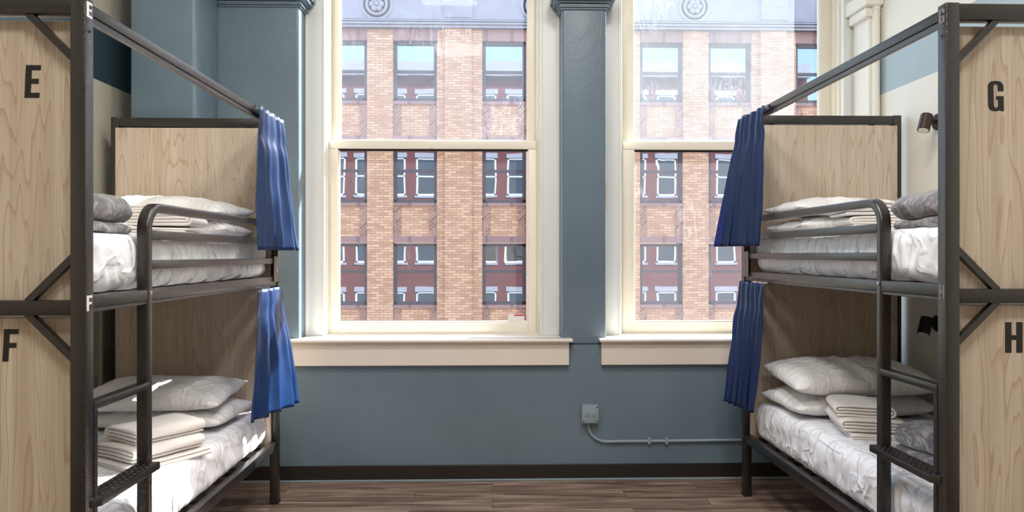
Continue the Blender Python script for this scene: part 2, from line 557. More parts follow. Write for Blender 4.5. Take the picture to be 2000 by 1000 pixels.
def sash_window(name, n0, n1, g0, g1, lower_glass, upper_glass, film=None, right_face=False):
    """double hung window in the niche n0..n1, glass g0..g1"""
    root = empty(name, ((n0+n1)/2, YC, ZS)); root['kind'] = 'structure'
    c0, c1 = n0+.122, n1-.128
    z0 = ZS
    # flat casings with a bead on the outer edge
    for (a, bb, sgn) in ((n0, c0, 1), (c1, n1, -1)):
        k = NB()
        box(k, a, bb, YC, YO-.03, z0, ZH, .003)
        e = a if sgn > 0 else bb
        box(k, e, e+sgn*.014, YC-.014, YC+.002, z0, ZH, .004)          # outer bead
        i = bb if sgn > 0 else a
        box(k, i-sgn*.018, i, YC-.006, YC+.002, z0, ZH, .003)
        obj('casing', k, M['trimwhite'], root, 40)
        k = NB()
        box(k, i, i+sgn*.010, YC+.035, YO-.04, z0, ZH, .002)
        box(k, i, i+sgn*.020, YC+.075, YO-.04, z0, ZH, .002)
        obj('stop', k, M['vinyl'], root, 40)
    k = NB(); box(k, n0, n1, YC, YO-.03, ZH-.12, ZH, .003); obj('head_casing', k, M['trimwhite'], root)
    # sill: nose, apron, sloping inner board
    k = NB()
    l0, l1 = n0-.052, n1+(.062 if n1 < 1 else -.004)
    box(k, l0, l1, 4.498, YW+.03, ZS-.020, ZS, .008, 4)
    box(k, n0+.002, n1-.002, YW, YC+.08, ZS-.04, ZS, .002)
    box(k, c0+.001, c1-.001, YC+.03, YO, ZS-.04, ZS+.006, .002)
    obj('sill', k, M['sillwhite'], root, 40)
    k = NB(); box(k, n0-.036, n1+(.040 if n1 < 1 else -.004), 4.532, YW, ZS-.163, ZS-.020, .003); obj('apron', k, M['sillwhite'], root)
    s0, s1 = c0+.020, c1-.020
    # lower sash
    zl0, zl1 = .962, 2.072
    k = NB(); y0, y1 = 4.805, 4.845
    box(k, s0, g0, y0, y1, ZS+.006, 2.135, .003); box(k, g1, s1, y0, y1, ZS+.006, 2.135, .003)
    box(k, g0, g1, y0, y1, ZS+.006, zl0-.012, .003)
    box(k, g0, g1, y0+.012, y1-.006, zl0-.014, zl0, .002)
    box(k, s0, s1, y0-.006, y1, 2.083, 2.137, .004)
    box(k, g0, g0+.008, y0+.012, y1-.006, zl0, zl1, .002); box(k, g1-.008, g1, y0+.012, y1-.006, zl0, zl1, .002)
    lo = obj('sash', k, M['vinyl'], root, 40)
    k = NB(); box(k, g0, g1, y0+.016, y1-.004, zl1-.002, 2.084); obj('dark_strip', k, M['black'], lo)  # thin black strip between the lower pane and the meeting rail
    k = NB(); box(k, g0+.004, g1-.004, 4.822, 4.826, zl0-.01, 2.075); obj('pane', k, M[lower_glass], lo)
    # upper sash
    k = NB(); y0, y1 = 4.86, 4.90
    box(k, s0, g0+.004, y0, y1, 2.10, ZH-.12, .003); box(k, g1-.004, s1, y0, y1, 2.10, ZH-.12, .003)
    box(k, g0, g1, y0, y1, 2.095, 2.150, .003); box(k, g0, g1, y0, y1, ZH-.18, ZH-.12, .003)
    up = obj('sash', k, M['vinyl'], root, 40)
    k = NB(); box(k, g0, g1, 4.879, 4.883, 2.145, ZH-.175); obj('pane', k, M[upper_glass], up)
    if film:
        k = NB(); box(k, g0+.002, film, 4.876, 4.8785, 2.152, ZH-.185); obj('window_film', k, M['glass_film'], up)
    if n1 < 1:
        k = NB(); cyl(k, (XY(842, 4.80), 4.79, 2.0855), (XY(842, 4.80)+.012, 4.79, 2.0855), .004); obj('latch', k, M['steel'], lo)
    return root
sash_window('window_1', N1[0], N1[1], -1.000, .232, 'glass_clear', 'glass_hazy')
sash_window('window_2', N2[0], N2[1], XY(1236, 4.86), XY(1599, 4.88), 'glass_smear', 'glass_clear', XY(1551, 4.877))

# slender engaged column with a small capital in the right corner
b = NB()
cx, cy = 2.372, 4.50
lathe(b, (cx, cy, 0), [(.030, .10), (.030, .2), (.022, .22), (.022, 2.80), (.022, 2.905), (.027, 2.91), (.027, 2.918), (.024, 2.922), (.04, 2.945), (.042, 2.96), (.042, 2.985)], 24)
box(b, 2.335, XR, 4.52, YC-.02, .097, 2.90, .006)
box(b, 2.308, XR, 4.50, YC-.01, 2.87, 2.93, .01)
box(b, 2.29, XR, 4.46, YC, 2.93, 3.02, .012)
box(b, 2.335, XR, 4.52, YC-.02, 3.02, ZC, .006)
struct('trim_3', b, M['colwhite'], smooth=35)

# ------------------------------------------------------------------ street side
YF = 26.0
def fx(x): return XY(x, YF)
def fz(y): return ZY(850, y, YF)
bld = empty('brick_building', (fx(900), YF, -8))
tag(bld, 'tan brick building across the street with dark framed sash windows, seen through both windows', 'building')
W_ = fx(849)-fx(763)
P_ = (fx(1250)-fx(942))   # pair pitch
col0 = fx(942)
G1 = fx(763)-fx(626)      # offset of the second window within a pair
cols = []
for k in range(-2, 5):
    cols.append(col0+k*P_); cols.append(col0+k*P_+G1)
cols.sort()
rows = [(fz(197), fz(79)), (fz(396), fz(279)), (fz(596), fz(475)), (fz(794), fz(675))]
FX0, FX1 = cols[0]-2.2, cols[-1]+W_+2.2
ZT = fz(57)
# brick piers, each one its own part
def bpart(name, mat, *boxes, parent=bld):
    k = NB()
    for bb in boxes: box(k, *bb)
    return obj(name, k, mat, parent)
edges = [FX0]+[e for c in cols for e in (c, c+W_)]+[FX1]
for i in range(0, len(edges), 2):
    a, c = edges[i], edges[i+1]
    bx = [(a, c, YF, YF+1, -8, ZT)]
    if c-a > 1.2:
        bx.append((a+(c-a)*.18, c-(c-a)*.24, YF-.12, YF, -8, ZT))
    bpart('brick_pier', M['brick'], *bx)
for c in cols:
    for ri, (z0, z1) in enumerate(rows):
        nz1 = rows[ri+1][1] if ri+1 < len(rows) else -8
        # spandrel below this window
        e = W_*.17
        zb = nz1+.24 if ri+1 < len(rows) else -8
        s = bpart('spandrel', M['brick'], (c, c+W_, YF+.10, YF+.6, zb, z0-.10))
        if ri < 3:
            bpart('herringbone_panel', M['brick_dark'], (c+.01, c+e, YF+.06, YF+.12, zb, z0-.12), parent=s)
            bpart('herringbone_panel', M['brick_dark'], (c+W_-e, c+W_-.01, YF+.06, YF+.12, zb, z0-.12), parent=s)
            bpart('stone_band', M['soldier'], (c, c+W_, YF+.03, YF+.5, nz1+.01, nz1+.24), parent=s)
        bpart('stone_sill', M['soldier'], (c, c+W_, YF+.02, YF+.5, z0-.11, z0), parent=s)
        # window
        fw = .12
        if ri == 0:
            bpart('lintel', M['soldier'], (c, c+W_, YF+.03, YF+.5, z1, ZT))
        zm = z0+(z1-z0)*(.50 if ri == 0 else .54)
        wf = bpart('window', M['fframe'], (c, c+W_, YF+.14, YF+.3, z1-fw, z1), (c, c+W_, YF+.14, YF+.3, z0, z0+fw),
                   (c, c+fw, YF+.14, YF+.3, z0, z1), (c+W_-fw, c+W_, YF+.14, YF+.3, z0, z1),
                   (c, c+W_, YF+.17, YF+.3, zm-.05, zm+.05))
        bpart('pane', M['mirror'], (c+fw, c+W_-fw, YF+.22, YF+.24, z0+fw, z1-fw), parent=wf)
# limestone frieze with rosettes
k = NB()
box(k, FX0, FX1, YF-.15, YF+1, ZT, ZT+3.4)
for i, (dz0, dz1, p) in enumerate([(0, .07, .22), (.10, .16, .28), (.20, .24, .30), (.28, .32, .24)]):
    box(k, FX0, FX1, YF-p, YF, ZT+dz0, ZT+dz1)
obj('frieze', k, M['stone'], bld)
for k_ in range(-1, 4):
    cx = fx(737)+k_*P_
    k = NB()
    lathe(k, (cx, YF-.15, fz(12)), [(.58, 0), (.56, -.05), (.50, -.05), (.46, 0), (.40, 0), (.38, -.06), (.31, -.06), (.29, 0)], 40, 'Y')
    for q in range(6):
        t = q*PI/3
        lathe(k, (cx+.17*math.cos(t), YF-.15, fz(12)+.17*math.sin(t)), [(.10, 0), (.085, -.07), (.03, -.10)], 14, 'Y')
    lathe(k, (cx, YF-.15, fz(12)), [(.08, 0), (.07, -.09), (.02, -.13)], 16, 'Y')
    obj('rosette', k, M['stone'], bld, 40)
for k_ in range(-1, 4):
    cx = (fx(849)+fx(942))/2+k_*P_
    k = NB(); box(k, cx-.5, cx+.5, YF-.24, YF-.1, ZT+.34, ZT+3.3, .03); obj('frieze_panel', k, M['stone'], bld)
k = NB(); box(k, FX0, FX1, YF-.7, YF+1, ZT+3.4, ZT+4.0, .05); box(k, FX0, FX1, YF, YF+6, ZT+3, ZT+3.5); obj('cornice', k, M['stone'], bld)
b = NB(); box(b, -45, 45, YO+.2, YF+8, -8.3, -8); struct('ground', b, M['street'])

# own outer wall: red brick, seen mirrored in the windows across the street
ow = empty('wall_street', (0, YO, -8)); ow['kind'] = 'structure'
pitch = 1.94
own = []
rowz = [(-3.9, -1.0), (ZS, ZH), (5.2, 7.6), (9.5, 11.7)]
xs = [N2[0]-.1-pitch+.02+pitch*k for k in range(-9, 10)]
def own_window(c, ri):
    return ri == 1 and (abs(c+.384) < .1 or abs(c-1.556) < .1)
ke = NB()
zlev = [-8]+[z for r in rowz for z in r]+[12.8]
x0o, x1o = -19.0, 20.5
for i in range(0, len(zlev), 2):
    box(ke, x0o, x1o, YO-.018, YO+.02, zlev[i], zlev[i+1])
obj('brick_course', ke, M['redbrick'], ow)
hole = 1.24
for ri, (z0, z1) in enumerate(rowz):
    cen = sorted([-.384+pitch*k for k in range(-9, 11)])
    prev = x0o
    k2 = NB()
    for c in cen:
        hw = .74 if own_window(c, ri) else hole/2
        box(k2, prev, c-hw, YO-.018, YO+.02, z0, z1)
        prev = c+hw
    box(k2, prev, x1o, YO-.018, YO+.02, z0, z1)
    obj('brick_pier', k2, M['redbrick'], ow)
    for c in cen:
        kk = NB()
        box(kk, c-hole/2-.1, c+hole/2+.1, YO, YO+.06, z1+.01, z1+.32)
        box(kk, c-hole/2-.1, c+hole/2+.1, YO, YO+.08, z0-.14, z0-.005)
        obj('stone_lintel', kk, M['stone'], ow)
        if own_window(c, ri):
            continue
        kk = NB(); a, d = c-hole/2, c+hole/2
        for bb in ((a, a+.1, z0, z1), (d-.1, d, z0, z1), (a, d, z0, z0+.1), (a, d, z1-.1, z1), (a, d, (z0+z1)/2-.04, (z0+z1)/2+.04)):
            box(kk, bb[0], bb[1], YO-.03, YO+.01, bb[2], bb[3])
        wn = obj('window', kk, M['trimwhite'], ow)
        kk = NB(); box(kk, a+.1, d-.1, YO-.02, YO-.01, z0+.1, z1-.1); obj('pane', kk, M['dglass'], wn)
# cornice above
kk = NB(); box(kk, x0o, x1o, YO, YO+.5, 12.8, 13.7); obj('cornice', kk, M['stone'], ow)

# ------------------------------------------------------------------ letters
def glyph(ch, w, h):
    """polygons (list of loops) of a heavy condensed capital, origin bottom left"""
    s = w*.40; t = h*.155
    if ch == 'E':
        return [[(0, 0), (w, 0), (w, t), (s, t), (s, h*.43), (w*.9, h*.43), (w*.9, h*.43+t), (s, h*.43+t), (s, h-t), (w, h-t), (w, h), (0, h)]]
    if ch == 'F':
        return [[(0, 0), (s, 0), (s, h*.42), (w*.9, h*.42), (w*.9, h*.42+t), (s, h*.42+t), (s, h-t), (w, h-t), (w, h), (0, h)]]
    if ch == 'H':
        s = w*.36
        return [[(0, 0), (s, 0), (s, h*.42), (w-s, h*.42), (w-s, 0), (w, 0), (w, h), (w-s, h), (w-s, h*.42+t), (s, h*.42+t), (s, h), (0, h)]]
    if ch == 'G':
        r = w*.36; ir = w*.12; s = w*.36
        def arc(cx, cy, rr, a0, a1, n=6):
            return [(cx+rr*math.cos(math.radians(a0+(a1-a0)*i/n)), cy+rr*math.sin(math.radians(a0+(a1-a0)*i/n))) for i in range(n+1)]
        outer = [(w, h*.66), (w, h-r)]+arc(w-r, h-r, r, 0, 90)[1:]+arc(r, h-r, r, 90, 180)+arc(r, r, r, 180, 270)+arc(w*.52, r*.8, r*.8, 270, 315, 3)+[(w*.80, 0), (w, 0), (w, h*.50), (w*.52, h*.50), (w*.52, h*.50-t*.8), (w-s, h*.50-t*.8)]
        inner = [(w-s, t*1.1)]+arc(w/2, t*1.1, ir, 0, -180, 6)[1:]+[(s, t*1.1), (s, h-t*1.1)]+arc(w/2, h-t*1.1, ir, 180, 0, 6)[1:]+[(w-s, h*.66)]
        return [outer+inner]
def letter(ch, w, h, place, mat, parent, slant=0, thick=.0012):
    """place: (origin, axis_u, axis_n); letters stand on a surface, u to the right, n outwards"""
    o, u, n = place
    k = NB()
    for poly in glyph(ch, w, h):
        A = [k.verts.new(o+u*(a+slant*bb)+Vector((0, 0, bb))) for a, bb in poly]
        Bv = [k.verts.new(v.co+n*thick) for v in A]
        q = len(A)
        for i in range(q):
            k.faces.new((A[i], A[(i+1) % q], Bv[(i+1) % q], Bv[i]))
        for tri in tessellate_polygon([[Vector((a, bb, 0)) for a, bb in poly]]):
            k.faces.new([A[i] for i in tri]); k.faces.new([Bv[i] for i in tri][::-1])
    return obj('letter', k, mat, parent)

# ------------------------------------------------------------------ bunk bed
PW = .046
def bunk(side, xo, yn, yf, zs, label, letters, lpos):
    """side -1 left bed, +1 right bed; xo outer aisle face X, yn/yf front faces of the near/far posts"""
    s = side
    BW = .922
    root = empty('bunk_bed', (xo+s*BW/2, (yn+yf)/2, 0))
    tag(root, label, 'bunk bed', 'dark metal bunk beds with wood panels')
    met = M['metal']
    xi = xo+s*BW                      # wall side outer face
    Z = lambda z: z*zs
    zt = Z(2.160)
    # posts
    for y in (yn, yf):
        for x in (xo, xi):
            b = NB()
            a, c = (x, x+s*PW) if x == xo else (x-s*PW, x)
            box(b, a, c, y, y+PW, .012, zt, .004)
            p = obj('post', b, met, root, 40)
            b = NB(); box(b, min(a, c)-.0025, max(a, c)+.0025, y-.0025, y+PW+.0025, 0, .018, .004); obj('foot_cap', b, M['black'], p)
            if x == xo and y == yn:
                front_post = p
            for zb in (2.06, 2.13, 1.24):
                b = NB(); cyl(b, (x, y+PW*.5, Z(zb)), (x-s*.0018, y+PW*.5, Z(zb)), .0045, seg=12); obj('bolt', b, M['black'], p)
    # end frames
    ia, ic = sorted((xo+s*PW, xi-s*PW))
    for y, nm in ((yn, 'near'), (yf, 'far')):
        for z0, z1 in ((2.106, 2.157), (1.216, 1.260), (.306, .356)):
            b = NB(); box(b, ia, ic, y+.002, y+PW-.002, Z(z0), Z(z1), .003); obj('cross_beam', b, met, root, 40)
        # panels on the inner side of the frame
        py = (y+PW, y+PW+.016) if nm == 'near' else (y-.016, y)
        for (z0, z1, k) in ((1.225, 2.098, 0), (.30, 1.206, 1)):
            b = NB(); box(b, ia-.012, ic+.012, py[0], py[1], Z(z0), Z(z1), .0015)
            pn = obj('end_panel', b, M['wood'], root)
            if nm == 'near':
                ch = letters[k]; (lx, ly, w, h, sl) = lpos[k]
                Yp = py[0]
                o = Vector((XY(lx, Yp), Yp, ZY(lx, ly, Yp)))
                letter(ch, w, h, (o, Vector((1, 0, 0)), Vector((0, -1, 0))), M['letter'], pn, sl)
            for hx in (.06, BW-.16):
                b = NB(); cyl(b, (xi-s*hx, py[0]-.001 if nm == 'far' else py[1]+.001, Z(z1)-.05), (xi-s*hx, (py[0]-.003) if nm == 'far' else py[1]+.003, Z(z1)-.05), .004, seg=10)
                obj('screw', b, M['steel'], pn)
        # corner braces outside the panel
        o_ = y+.012
        cut = .125
        for (xc, sg) in ((xo+s*PW, s), (xi-s*PW, -s)):
            for (zc, dz) in ((2.106, -1), (1.260, 1), (1.216, -1)):
                b = NB()
                yy = y+.018
                bar(b, (xc-sg*.004, yy, Z(zc)+dz*(cut+.004)), (xc+sg*(cut+.004), yy, Z(zc)-dz*.004), .020, .022, up=Vector((0, 1, 0)))
                obj('corner_brace', b, met, root)
    # side rails: curtain rail on top, deck rail, lower rail
    ya, yb = yn+PW, yf
    for (xa, inner) in ((xo, s), (xi, -s)):
        b = NB(); box(b, xa+inner*.004, xa+inner*.040, ya, yb, Z(1.233), Z(1.273), .003); obj('side_rail', b, met, root, 40)
        b = NB(); box(b, xa+inner*.004, xa+inner*.040, ya, yb, Z(.306), Z(.356), .003); obj('side_rail', b, met, root, 40)
        if xa != xo: continue
        b = NB(); box(b, xa+inner*.002, xa+inner*.036, ya, yb, Z(2.112), Z(2.146), .003)
        tr = obj('top_rail', b, met, root, 40)
        b = NB(); box(b, xa+inner*.006, xa+inner*.028, ya, yb, Z(2.096), Z(2.112), .002)
        box(b, xa+inner*.002, xa+inner*.009, ya, yb, Z(2.092), Z(2.098), .001)
        obj('curtain_track', b, met, tr)
    b = NB(); box(b, xo+s*.006, xo+s*.024, ya, yb, Z(1.222), Z(1.233), .002); obj('curtain_track', b, met, root)
    # slats
    for z in (1.262, .335):
        for k in range(10):
            y = ya+.06+(yb-ya-.15)*k/9
            b = NB(); box(b, ia-.004, ic+.004, y, y+.05, Z(z)-.014, Z(z)+.006); obj('slat', b, met, root)
    # guard rail + ladder, one bent tube plus bars
    xm = xo+s*.022
    sec = roundrect(.044, .034, .009, 3)
    yl = yn+.40                        # ladder far upright front
    r = .085
    zr = Z(1.563)
    pts = [(xm, yl+.015, .02), (xm, yl+.015, zr-r)]
    for i in range(1, 11):
        a = PI/2*i/10
        pts.append((xm, yl+.015+r*(1-math.cos(a)), zr-r+r*math.sin(a)))
    pts.append((xm, yf-.002, zr))
    pts2 = [pts[0]]+[tuple(Vector(pts[0]).lerp(Vector(pts[1]), t/6)) for t in range(1, 6)]+pts[1:]
    # this tube stands proud of the deck rail
    dx = 0
    b = NB(); sweep(b, [(p[0]+dx*(1 if p[1] < yf-.1 else 1), p[1], p[2]) for p in pts2], sec)
    gr = obj('guard_rail', b, met, root, 50)
    for z0, z1 in ((1.449, 1.482), (1.345, 1.376)):
        b = NB(); box(b, xm+dx-.0215, xm+dx+.0215, yl+.028, yf-.002, Z(z0), Z(z1), .004); obj('guard_bar', b, met, gr, 40)
    b = NB(); box(b, xo-s*.003, xo, yf-.08, yf, Z(1.245), Z(1.385), .001)
    obj('bracket', b, met, gr)
    b = NB(); cyl(b, (xo-s*.003, yf-.03, Z(1.31)), (xo-s*.006, yf-.03, Z(1.31)), .006, seg=12); obj('bolt', b, M['steel'], gr)
    b = NB(); cyl(b, (xm+dx-s*.022, yl+.012, Z(1.262)), (xm+dx-s*.026, yl+.012, Z(1.262)), .007, seg=14); obj('bolt', b, M['steel'], gr)
    # near ladder upright
    b = NB(); box(b, xo, xo+s*.026, yn+PW+.004, yn+PW+.024, .02, Z(.95), .003); obj('ladder_upright', b, met, gr)
    b = NB(); box(b, xo-s*.001, xo+s*.036, yn+PW+.002, yl+.004, Z(.925), Z(.952), .004); obj('rung', b, met, gr, 40)
    for zt_ in (.664, .38):
        b = NB()
        a0, a1 = xo-s*.024, xo+s*.050
        y0, y1 = yn+PW-.02, yl+.036
        c = .022
        poly = [(a1, y0), (a0+s*c, y0), (a0, y0+c), (a0, y1), (a1, y1)]
        A = [b.verts.new((p[0], p[1], Z(zt_)-.026)) for p in poly]
        B_ = [b.verts.new((p[0], p[1], Z(zt_))) for p in poly]
        for i in range(5):
            b.faces.new((A[i], A[(i+1) % 5], B_[(i+1) % 5], B_[i]))
        b.faces.new(A); b.faces.new(B_)
        bmesh.ops.bevel(b, geom=list(b.edges), offset=.003, segments=2, profile=.5, affect='EDGES')
        st = obj('ladder_step', b, met, gr, 40)
        b = NB()
        random.seed(5)
        for i in range(13):
            for j in range(3):
                yy = y0+.03+i*(y1-y0-.07)/12; xx = a0+s*(.018+j*.022)
                cyl(b, (xx, yy, Z(zt_)), (xx, yy, Z(zt_)+.0015), .006, .004, seg=8)
        obj('tread', b, M['black'], st)
    # narrow letters on the near post
    for ch, zz in ((letters[0], 2.100), (letters[1], 1.228)):
        colr = M['white_vinyl'] if s < 0 else M['grey_vinyl']
        if s < 0:
            o = Vector((xo, yn+.006, Z(zz)))
            letter(ch, .030, .046, (o, Vector((0, 1, 0)), Vector((1, 0, 0))), colr, front_post, 0, .0008)
        else:
            o = Vector((xo, yn+.036, Z(zz)))
            letter(ch, .028, .046, (o, Vector((0, -1, 0)), Vector((-1, 0, 0))), colr, front_post, 0, .0008)
    return root
LX, LYN, LYF, LZS = -1.199, 2.205, 4.152, 1.0
RX, RYN, RYF, RZS = 1.449, 2.319, 4.213, 1.02
bunk(-1, LX, LYN, LYF, LZS, 'dark metal bunk bed with letters E and F on its wood panels', 'EF',
     [(48, 191, .044, .098, .05), (5, 706, .043, .097, .05)])
bunk(1, RX, RYN, RYF, RZS, 'dark metal bunk bed with letters G and H on its wood panels', 'GH',
     [(1930, 217, .052, .098, -.02), (1963, 689, .058, .100, 0)])

# ------------------------------------------------------------------ bedding
def soft_box(cx, cy, cz, lx, ly, lz, r, step, seed, amp=.009, side_amp=.0085):
    """rounded box of cloth, dense grid, with folds"""
    b = NB()
    hx, hy, hz = lx/2, ly/2, lz/2
    nx, ny, nz = max(2, int(lx/step)), max(2, int(ly/step)), max(4, int(lz/step))
    def warp(p):
        q = Vector((max(-hx+r, min(hx-r, p.x)), max(-hy+r, min(hy-r, p.y)), max(-hz+r, min(hz-r, p.z))))
        d = p-q
        n = d.normalized() if d.length > 1e-9 else Vector((0, 0, 1))
        out = q+n*r
        sd = seed*3.7
        top = max(0, n.z); sid = 1-abs(n.z)
        w = amp*top*(N3(out.x*4+sd, out.y*4, 2)+.8*(1-2*abs(N3(out.x*5+sd, out.y*3+out.x*2, 5)))*.6)
        lean = out.y*15+out.z*6+out.x*15
        w += side_amp*sid*(1-3.2*abs(N3(lean*1.0+sd, out.z*4.5, sd)))*(1.15-.6*(out.z+hz)/lz)
        w += .35*side_amp*sid*(1-3*abs(N3(lean*2.3+sd, out.z*7, sd+3)))
        w += .006*N3(out.x*14+sd, out.y*14, out.z*14)*(.5+.5*sid)
        return out+n*w+Vector((cx, cy, cz))
    cache = {}
    def vert(i, j, k):
        key = (i, j, k)
        if key not in cache:
            cache[key] = b.verts.new(warp(Vector((-hx+lx*i/nx, -hy+ly*j/ny, -hz+lz*k/nz))))
        return cache[key]
    for i in range(nx):
        for j in range(ny):
            for k in (0, nz):
                b.faces.new((vert(i, j, k), vert(i+1, j, k), vert(i+1, j+1, k), vert(i, j+1, k)))
    for i in range(nx):
        for k in range(nz):
            for j in (0, ny):
                b.faces.new((vert(i, j, k), vert(i+1, j, k), vert(i+1, j, k+1), vert(i, j, k+1)))
    for j in range(ny):
        for k in range(nz):
            for i in (0, nx):
                b.faces.new((vert(i, j, k), vert(i, j+1, k), vert(i, j+1, k+1), vert(i, j, k+1)))
    return b
def mattress(side, xo, yn, yf, z0, z1, seed, label, bulge=0):
    xa = xo+side*(.047-bulge); xb = xo+side*(.922-.05)
    cx = (xa+xb)/2; lx = abs(xb-xa)
    cy = (yn+PW+.02+yf-.018)/2; ly = (yf-.018)-(yn+PW+.02)
    b = soft_box(cx, cy, (z0+z1)/2, lx-.012, ly-.016, z1-z0, .055, .013, seed)
    o = obj('mattress', b, M['sheet'], None, 180, origin=(cx, cy, z0))
    tag(o, label, 'mattress', 'mattresses in white sheets')
mattress(-1, LX, LYN, LYF, 1.272, 1.468, 1, 'white sheeted mattress on the upper bunk lettered E')
mattress(-1, LX, LYN, LYF, .344, .535, 2, 'white sheeted mattress on the lower bunk lettered F')
mattress(1, RX, RYN, RYF, 1.297, 1.492, 3, 'white sheeted mattress on the upper bunk lettered G')
mattress(1, RX, RYN, RYF, .352, .560, 4, 'white sheeted mattress on the lower bunk lettered H')

def pillow(loc, w, d, h, rot, seed, label, group):
    root_m = Matrix.Rotation(rot[2], 3, 'Z') @ Matrix.Rotation(rot[1], 3, 'Y') @ Matrix.Rotation(rot[0], 3, 'X')
    b = NB()
    nu, nv = 56, 40
    top, bot = {}, {}
    sd = seed*5.3
    for i in range(nu+1):
        for j in range(nv+1):
            u = -1+2*i/nu; v = -1+2*j/nv
            # finer near the hem
            u = math.copysign(1-(1-abs(u))**1.25, u); v = math.copysign(1-(1-abs(v))**1.25, v)
            x = w/2*u*(1-.05*(1-v*v)); y = d/2*v*(1-.07*(1-u*u))
            t = max(0, (1-abs(u)**3.2))*max(0, (1-abs(v)**3.0))
            t = t**.52
            rad = math.hypot(abs(u)-1, abs(v)-1)
            wr = (1-2.4*abs(N3(u*2.6+v*1.2+sd, v*3.2-u, sd)))*.012*t
            wr += .005*N3(u*7+sd, v*7, 3)*t
            # creases running in from the corners
            ang = math.atan2(abs(v)-1, abs(u)-1)
            wr += .010*math.sin(ang*14+seed)*math.exp(-rad*2.2)*min(1, rad*5)*t
            sag = .010*N3(u*1.3+sd, v*1.5, 9)
            flip = .012*(abs(u)*abs(v))**4
            zt = h*.62*t+wr+sag+flip
            zb = -h*.38*t+wr*.3+sag*.5+flip
            p = Vector((x, y, 0))
            rim = (i in (0, nu)) or (j in (0, nv))
            if rim:
                vv = b.verts.new(Vector(loc)+root_m @ Vector((x, y, (zt+zb)/2)))
                top[i, j] = bot[i, j] = vv
            else:
                top[i, j] = b.verts.new(Vector(loc)+root_m @ Vector((x, y, zt+.001)))
                bot[i, j] = b.verts.new(Vector(loc)+root_m @ Vector((x, y, zb-.001)))
    for i in range(nu):
        for j in range(nv):
            b.faces.new((top[i, j], top[i+1, j], top[i+1, j+1], top[i, j+1]))
            b.faces.new((bot[i, j], bot[i, j+1], bot[i+1, j+1], bot[i+1, j]))
    o = obj('pillow', b, M['pillow'], None, 180, origin=(loc[0], loc[1], loc[2]-h*.38))
    tag(o, label, 'pillow', group)
G = 'stacked white pillows at the window ends of the bunks'
pillow((-1.64, 3.84, 1.512), .68, .46, .11, (0, 0, .03), 1, 'lower of the two white pillows on bunk E', G)
pillow((-1.66, 3.83, 1.612), .72, .48, .115, (.04, .03, -.04), 2, 'upper of the two white pillows on bunk E', G)
pillow((-1.64, 3.80, .580), .70, .50, .11, (0, 0, -.03), 3, 'lower of the two white pillows on bunk F', G)
pillow((-1.68, 3.78, .680), .72, .50, .12, (.05, .0, .05), 4, 'upper of the two white pillows on bunk F', G)
pillow((1.89, 3.90, 1.532), .70, .46, .10, (0, 0, .03), 5, 'lower of the two white pillows on bunk G', G)
pillow((1.89, 3.89, 1.622), .74, .46, .10, (.02, .02, .05), 6, 'upper of the two white pillows on bunk G', G)
pillow((1.88, 3.88, .608), .74, .48, .13, (0, 0, .02), 7, 'lower of the two white pillows on bunk H', G)
pillow((1.89, 3.85, .738), .76, .50, .155, (.07, 0, -.03), 8, 'upper of the two white pillows on bunk H', G)

def band(path, th):
    """closed outline of a thick ribbon along a 2D path with round ends"""
    L, R = [], []
    n = len(path)
    for i in range(n):
        a = Vector(path[max(i-1, 0)]); c = Vector(path[min(i+1, n-1)])
        t = (c-a).normalized(); nn = Vector((-t.y, t.x))
        p = Vector(path[i])
        L.append(p+nn*th/2); R.append(p-nn*th/2)
    def cap(p, t):
        nn = Vector((-t.y, t.x))
        return [p+(t*math.sin(a)+nn*math.cos(a))*th/2 for a in (PI/6, PI/3, PI/2, 2*PI/3, 5*PI/6)]
    t1 = (Vector(path[-1])-Vector(path[-2])).normalized()
    t0 = (Vector(path[0])-Vector(path[1])).normalized()
    return L+cap(Vector(path[-1]), t1)+R[::-1]+cap(Vector(path[0]), t0)
def fold_path(w, layers, gap, n=10, jig=0, seed=0):
    """zig-zag folded cloth seen from its end; returns path points"""
    random.seed(seed)
    pts = []
    z = 0
    for k in range(layers):
        xs_ = [i/n for i in range(n+1)]
        if k % 2: xs_ = xs_[::-1]
        lo = random.uniform(0, jig); hi = w-random.uniform(0, jig)
        seg = [(lo+(hi-lo)*q, z+.15*gap*math.sin(q*PI*1.3+k)) for q in xs_]
        pts += seg
        if k < layers-1:
            right = (k % 2 == 0)
            x0 = seg[-1][0]
            for i in range(1, 6):
                a = -PI/2+PI*i/6
                pts.append((x0+(1 if right else -1)*gap*.55*math.cos(a), z+gap/2+gap/2*math.sin(a)+seg[-1][1]-z))
        z += gap
    return pts
def roll_path(w, gap, turns=2, n=8):
    """cloth folded inward on itself (a flattened spiral), outside first"""
    pts = []
    H = gap*(2*turns-1)
    lo, hi, x0, x1 = 0, H, 0, w
    # start at bottom right, run left, up, right, down inward
    cur = []
    for t in range(turns):
        inset = t*gap
        a0, a1 = x0+inset, x1-inset*1.0
        z0_, z1_ = lo+inset, hi-inset
        r = (z1_-z0_)/2
        zc = (z0_+z1_)/2
        for i in range(n+1):
            pts.append((a1-r-(a1-r-(a0+r))*i/n, z0_))
        for i in range(1, 8):
            a = -PI/2-PI*i/8
            pts.append((a0+r+r*math.cos(a), zc+r*math.sin(a)))
        for i in range(n+1):
            pts.append((a0+r+(a1-r-(a0+r))*i/n, z1_))
        if t < turns-1:
            z0n = lo+(t+1)*gap
            r2 = (z1_-z0n)/2; zc2 = (z1_+z0n)/2
            for i in range(1, 8):
                a = PI/2-PI*i/8
                pts.append((a1-r+r2*math.cos(a)*1.0, zc2+r2*math.sin(a)))
    return pts
